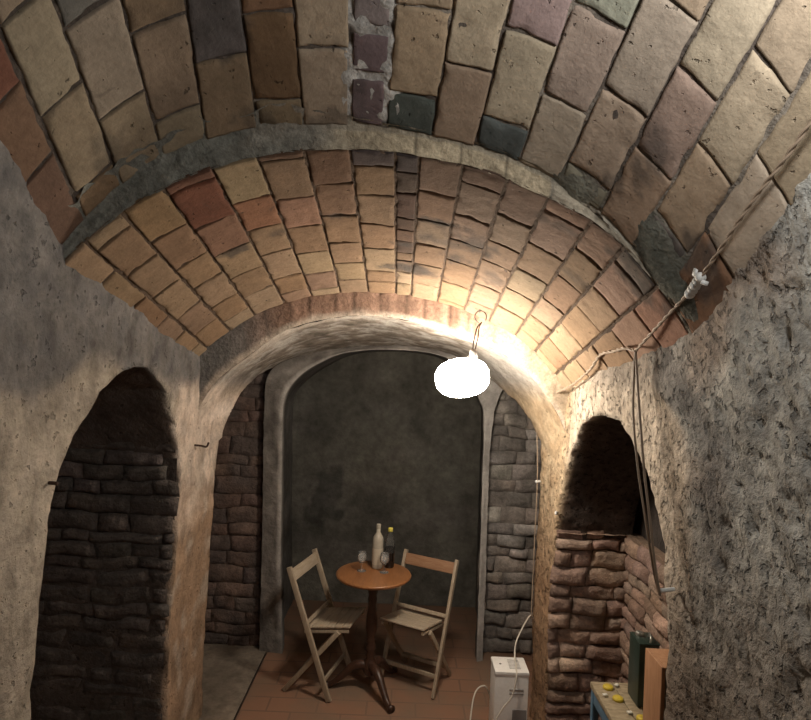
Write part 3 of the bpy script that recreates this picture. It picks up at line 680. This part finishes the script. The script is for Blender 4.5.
mb = MB(); mb.lathe([(.0135, .236), (.0165, .237), (.0165, .258), (.015, .261), (.0005, .261)], n=24); mb.build('cap', M['cap'], b_)
def wine_glass(x, y, label):
    t = thing('wine_glass', label, 'glass', (x, y, TZ), 0, 'stem glasses on the table')
    mb = MB(); mb.lathe([(.0045, .052), (.016, .056), (.027, .068), (.031, .085), (.029, .105), (.026, .125), (.0245, .1245), (.0275, .104), (.0295, .086), (.0255, .07), (.015, .0585), (.0005, .055)], n=28); mb.build('bowl', M['glass'], t)
    mb = MB(); mb.lathe([(.0048, .053), (.0035, .045), (.0035, .012), (.006, .006)], n=14); mb.build('stem', M['glass'], t)
    mb = MB(); mb.lathe([(.006, .006), (.02, .004), (.029, .0025), (.029, .0008), (.0005, .0008)], n=28); mb.build('foot', M['glass'], t)
wine_glass(-.228, 3.895, 'stem glass on the left of the table top, apart from the bottles')
wine_glass(-.081, 3.885, 'stem glass standing in front of the dark bottle')

# ---------------------------------------------------------------- folding chairs
def folding_chair(label, locxy, rz, rail_mat):
    t = thing('folding_chair', label, 'chair', (locxy[0], locxy[1], 0), rz, 'folding chairs at the table')
    hw = .195
    for s in (-1, 1):
        mb = MB(); mb.bar((s * hw, .155, 0.006), (s * hw, -.15, .80), .02, .034); mb.build('front_leg', M['pale_wood'], t)
        mb = MB(); mb.bar((s * (hw - .024), .19, .43), (s * (hw - .024), -.165, .006), .018, .03); mb.build('rear_leg', M['pale_wood'], t)
    mb = MB(); mb.box((0, -.130, .745), (2 * hw - .02, .016, .075), Matrix.Rotation(math.radians(21), 3, 'X'), bev=.004); mb.build('back_rail', rail_mat, t)
    mb = MB(); mb.box((0, -.020, .462), (2 * hw - .02, .014, .024), Matrix.Rotation(math.radians(21), 3, 'X'), bev=.003); mb.build('lower_back_rail', M['pale_wood'], t)
    mb = MB(); rt = Matrix.Rotation(math.radians(9), 3, 'X')
    for k in range(6):
        mb.box(Vector((0, 0, .425)) + rt @ Vector((0, -.025 + .052 * k, 0)), (2 * hw - .075, .049, .013), rt, bev=.003)
    mb.build('seat', M['seat_wood'], t)
    for s in (-1, 1): mb = MB(); mb.box(Vector((s * (hw - .05), .10, .412)), (.016, .30, .018), rt, bev=.002); mb.build('seat_rail', M['pale_wood'], t)
    mb = MB(); mb.box((0, -.1, .085), (2 * hw - .06, .014, .026), bev=.003); mb.build('stretcher', M['pale_wood'], t)
    mb = MB(); mb.box((0, .11, .12), (2 * hw - .02, .014, .026), bev=.003); mb.build('stretcher', M['pale_wood'], t)
    return t
folding_chair('folding wooden chair with reddish back rail, right of the round table', (.165, 4.03), math.radians(152), M['rail_wood'])
folding_chair('pale folding wooden chair turned sideways, left of the round table', (-.485, 3.945), math.radians(-105), M['seat_wood'])

# ---------------------------------------------------------------- white dehumidifier by the right pier
HX, HY, HH = .64, 3.285, .50
t = thing('dehumidifier', 'white box dehumidifier standing on the floor beside the right pillar', 'dehumidifier', (HX, HY, 0))
mb = MB(); mb.box((0, 0, .245), (.182, .165, .47), bev=.012); b_ = mb.build('body', M['white'], t, sharp=40)
mb = MB(); mb.box((0, 0, .487), (.186, .169, .026), bev=.009); tp_ = mb.build('top_panel', M['white'], t, sharp=40)
mb = MB()
for k in range(7): mb.box((.022, -.045 + .015 * k, .5005), (.06, .007, .002))
mb.build('top_vent', M['lgrey'], tp_)
mb = MB(); mb.lathe([(.0005, .0025), (.006, .0025), (.007, 0)], (-.052, 0, .5), 14); mb.build('button', M['grey'], tp_)
mb = MB(); mb.box((.025, -.0835, .405), (.075, .003, .012)); mb.box((.025, -.0835, .385), (.075, .003, .008)); mb.build('front_vent', M['lgrey'], b_)
mb = MB(); mb.box((.045, -.0835, .20), (.075, .004, .20), bev=.001); mb.build('tank_window', M['grey'], b_)
# its cord, looped over the top
mb = MB(); pts = [(.70, 3.60, .47), (.72, 3.55, .60), (.70, 3.42, .57), (.675, 3.33, .52), (.665, 3.24, .513), (.66, 3.19, .475), (.64, 3.185, .38), (.59, 3.183, .31), (.545, 3.175, .22), (.50, 3.14, .08), (.47, 3.05, .012), (.44, 3.12, .012), (.43, 3.24, .14), (.46, 3.33, .30), (.52, 3.37, .33), (.56, 3.40, .25)]
pts[0] = (.835, 3.62, .62); pts[1] = (.80, 3.58, .64)
mb.tube(smooth_path(pts, 8), .0042, 8); c = mb.build('power_cord', M['wcable'], None); tag(c, 'white power cord looped over the dehumidifier beside the pillar', 'cord')

# ---------------------------------------------------------------- cables on the right
def cable(name, paths, rad, mat, label, twisted=False, parts=None):
    t = thing(name, label, 'cable', paths[0][0])
    o = Vector(paths[0][0])
    for p in paths:
        sp = [q - o for q in smooth_path(p, 12)]
        if twisted:
            for k in (0, 1):
                mb = MB(); mb.tube(twist(sp, rad * .9, 11, k * PI), rad, 7); mb.build('strand', mat, t)
        else:
            mb = MB(); mb.tube(sp, rad, 8); mb.build('strand', mat, t)
    return t, o
main = [(.86, .25, 3.40), (.885, .8, 3.05), (.885, 1.22, 2.788), (.883, 1.409, 2.668), (.872, 1.538, 2.585), (.866, 1.679, 2.485), (.862, 1.769, 2.425), (.86, 1.817, 2.392), (.858, 1.95, 2.335), (.858, 2.1, 2.272), (.86, 2.25, 2.21)]
t, o = cable('twisted_cable', [main], .0035, M['cable'], 'brown twisted cable running down along the edge of the upper brick vault', True)
mb = MB()
for k in range(5):
    a = Vector((.862, 1.775 + .016 * k, 2.421 - .0105 * k)) - o
    mb.lathe([(.0005, -.010), (.013, -.010), (.016 - .002 * (k % 2), 0), (.013, .010), (.0005, .010)], a, 14, Matrix.Rotation(math.radians(123 + 8 * (k % 2 - .5)), 3, 'X'))
mb.box(Vector((.852, 1.79, 2.437)) - o, (.006, .018, .022), Matrix.Rotation(.5, 3, 'X')); mb.box(Vector((.867, 1.76, 2.403)) - o, (.02, .006, .012), Matrix.Rotation(.3, 3, 'Y'))
mb.build('tape_wrap', M['tape'], t)
br = [(.86, 2.25, 2.21), (.852, 2.33, 2.222), (.845, 2.45, 2.211), (.836, 2.58, 2.197), (.835, 2.72, 2.13), (.832, 2.98, 2.052), (.822, 3.2, 2.005), (.81, 3.40, 1.955), (.80, 3.58, 1.93), (.79, 3.66, 1.935)]
cable('twisted_cable', [br], .0040, M['cable'], 'twisted cable swagged above the right niche towards the pillar', True)
cable('hanging_cable', [[(.86, 2.25, 2.212), (.855, 2.20, 2.08), (.855, 2.165, 1.96), (.855, 2.11, 1.788), (.857, 2.05, 1.63), (.862, 2.0, 1.478), (.87, 1.975, 1.40)],
                        [(.86, 2.25, 2.212), (.853, 2.235, 2.08), (.85, 2.215, 1.96), (.85, 2.155, 1.788), (.855, 2.085, 1.63), (.862, 2.02, 1.478), (.87, 1.98, 1.40)]], .0045, M['bcable'], 'pair of brown cables hanging down the edge of the right niche')
cable('thin_wire', [[(.79, 3.66, 1.935), (.80, 3.64, 1.85), (.815, 3.63, 1.7), (.825, 3.62, 1.44), (.822, 3.615, 1.0), (.818, 3.60, .62)], [(.79, 3.66, 1.935), (.808, 3.63, 1.91), (.80, 3.60, 1.93)]], .0032, M['cable'], 'thin pale wire running straight down the inner edge of the right pillar')
def peg(name, pts, r, mat, label, cat):
    mb = MB(); o = Vector(pts[0]); mb.tube([Vector(p) - o for p in smooth_path(pts, 5)], r, 8); ob = mb.build(name, mat); ob.location = o; tag(ob, label, cat); return ob
peg('bent_nail', [(-1.13, 3.20, 1.640), (-1.075, 3.20, 1.638), (-1.045, 3.21, 1.632), (-1.035, 3.215, 1.655)], .0055, M['iron'], 'bent rusty nail sticking out of the left pillar', 'nail')
peg('short_nail', [(-1.14, 1.90, 1.705), (-1.11, 1.90, 1.704), (-1.085, 1.90, 1.703)], .006, M['iron'], 'short dark nail in the left wall at the edge of the dark niche', 'nail')
peg('wall_plug', [(.92, 1.985, 1.42), (.89, 1.98, 1.418), (.872, 1.978, 1.416)], .007, M['tape'], 'white plug where the two hanging cables end', 'plug')
peg('white_peg', [(.885, 3.30, 1.345), (.85, 3.255, 1.35), (.835, 3.20, 1.353)], .006, M['tape'], 'small white peg on the edge of the right niche above the rubble ledge', 'peg')
peg('wire_clip', [(.845, 3.63, 1.44), (.815, 3.615, 1.44)], .009, M['tape'], 'small white clip holding the wire on the right pillar', 'clip')

# ---------------------------------------------------------------- corner by the right niche: blue-legged stand with lids, tin and wooden box
BZ = .72
t = thing('small_table', 'narrow blue-legged table with a worn board top inside the right niche', 'table', (1.05, 2.45, 0))
bx = lambda x, y, z: Vector((x - 1.05, y - 2.45, z))
mb = MB()
for k in range(3): mb.box(bx(.945 + .098 * k, 2.44, BZ - .0125), (.095, .56, .025), bev=.003)
mb.build('table_top', M['board_wood'], t)
for (x, y) in ((.915, 2.70), (.915, 2.18), (1.17, 2.70), (1.17, 2.18)):
    mb = MB(); mb.bar(bx(x, y, 0), bx(x, y, BZ - .026), .028, .028, bev=.003); mb.build('leg', M['blue'], t)
mb = MB(); mb.box(bx(.910, 2.44, BZ - .055), (.012, .50, .055), bev=.002); mb.build('apron', M['blue'], t)
mb = MB(); mb.box(bx(1.04, 2.706, BZ - .055), (.24, .012, .055), bev=.002); mb.build('apron', M['blue'], t)
def lid(x, y, label):
    t = thing('jar_lid', label, 'lid', (x, y, BZ), 0, 'yellow lids on the small table')
    mb = MB(); mb.lathe([(.0005, .013), (.019, .013), (.0215, .011), (.023, .007), (.023, .0005), (.0005, .0005)], n=26); mb.build('rim', M['yellow'], t)
    mb = MB(); mb.lathe([(.0005, .0138), (.014, .0138), (.015, .0128)], n=22); mb.build('disc', M['yellow'], t)
lid(.96, 2.665, 'yellow lid at the far end of the blue-legged table')
lid(.972, 2.575, 'yellow lid in the middle of the blue-legged table')
lid(1.02, 2.435, 'yellow lid at the near end of the blue-legged table by the wooden box')
def scrap(x, y, a, label):
    mb = MB(); mb.box((0, 0, .006), (.022, .016, .008), bev=.003); o = mb.build('white_scrap', M['paper']); o.location = (x, y, BZ + .0005); o.rotation_euler = (0, 0, a); tag(o, label, 'scrap', 'white scraps on the small table')
scrap(.925, 2.60, .3, 'white scrap beside the middle yellow lid, at the table edge')
scrap(1.005, 2.685, .8, 'white scrap beside the far yellow lid')
scrap(.985, 2.475, .2, 'white scrap beside the near yellow lid')
t = thing('oil_tin', 'tall dark green tin standing on the blue-legged table behind the wooden box', 'tin', (1.075, 2.575, BZ))
mb = MB(); mb.box((0, 0, .135), (.086, .115, .265), bev=.008); mb.build('body', M['green'], t, sharp=40)
mb = MB(); mb.box((0, 0, .268), (.088, .117, .006), bev=.0025); tr_ = mb.build('top_rim', M['green'], t)
mb = MB(); mb.lathe([(.016, .27), (.016, .284), (.014, .287), (.0005, .287)], (-.012, .025, 0), 18); mb.build('cap', M['steel'], tr_)
mb = MB(); mb.tube(smooth_path([(.006, -.045, .271), (.01, -.04, .29), (.018, -.005, .295), (.02, .01, .273)], 5), .004, 7); mb.build('handle', M['steel'], tr_)
t = thing('wooden_box', 'orange wooden box standing on end at the near end of the table', 'box', (1.055, 2.26, BZ))
mb = MB(); mb.box((-.068, 0, .17), (.014, .15, .34), bev=.002); mb.box((.068, 0, .17), (.014, .15, .34), bev=.002); mb.box((0, 0, .334), (.122, .15, .012), bev=.002); mb.box((0, 0, .007), (.122, .15, .012), bev=.002); mb.build('frame', M['crate_wood'], t)
mb = MB(); mb.box((0, .071, .17), (.122, .007, .314)); mb.build('back_panel', M['board_wood'], t)
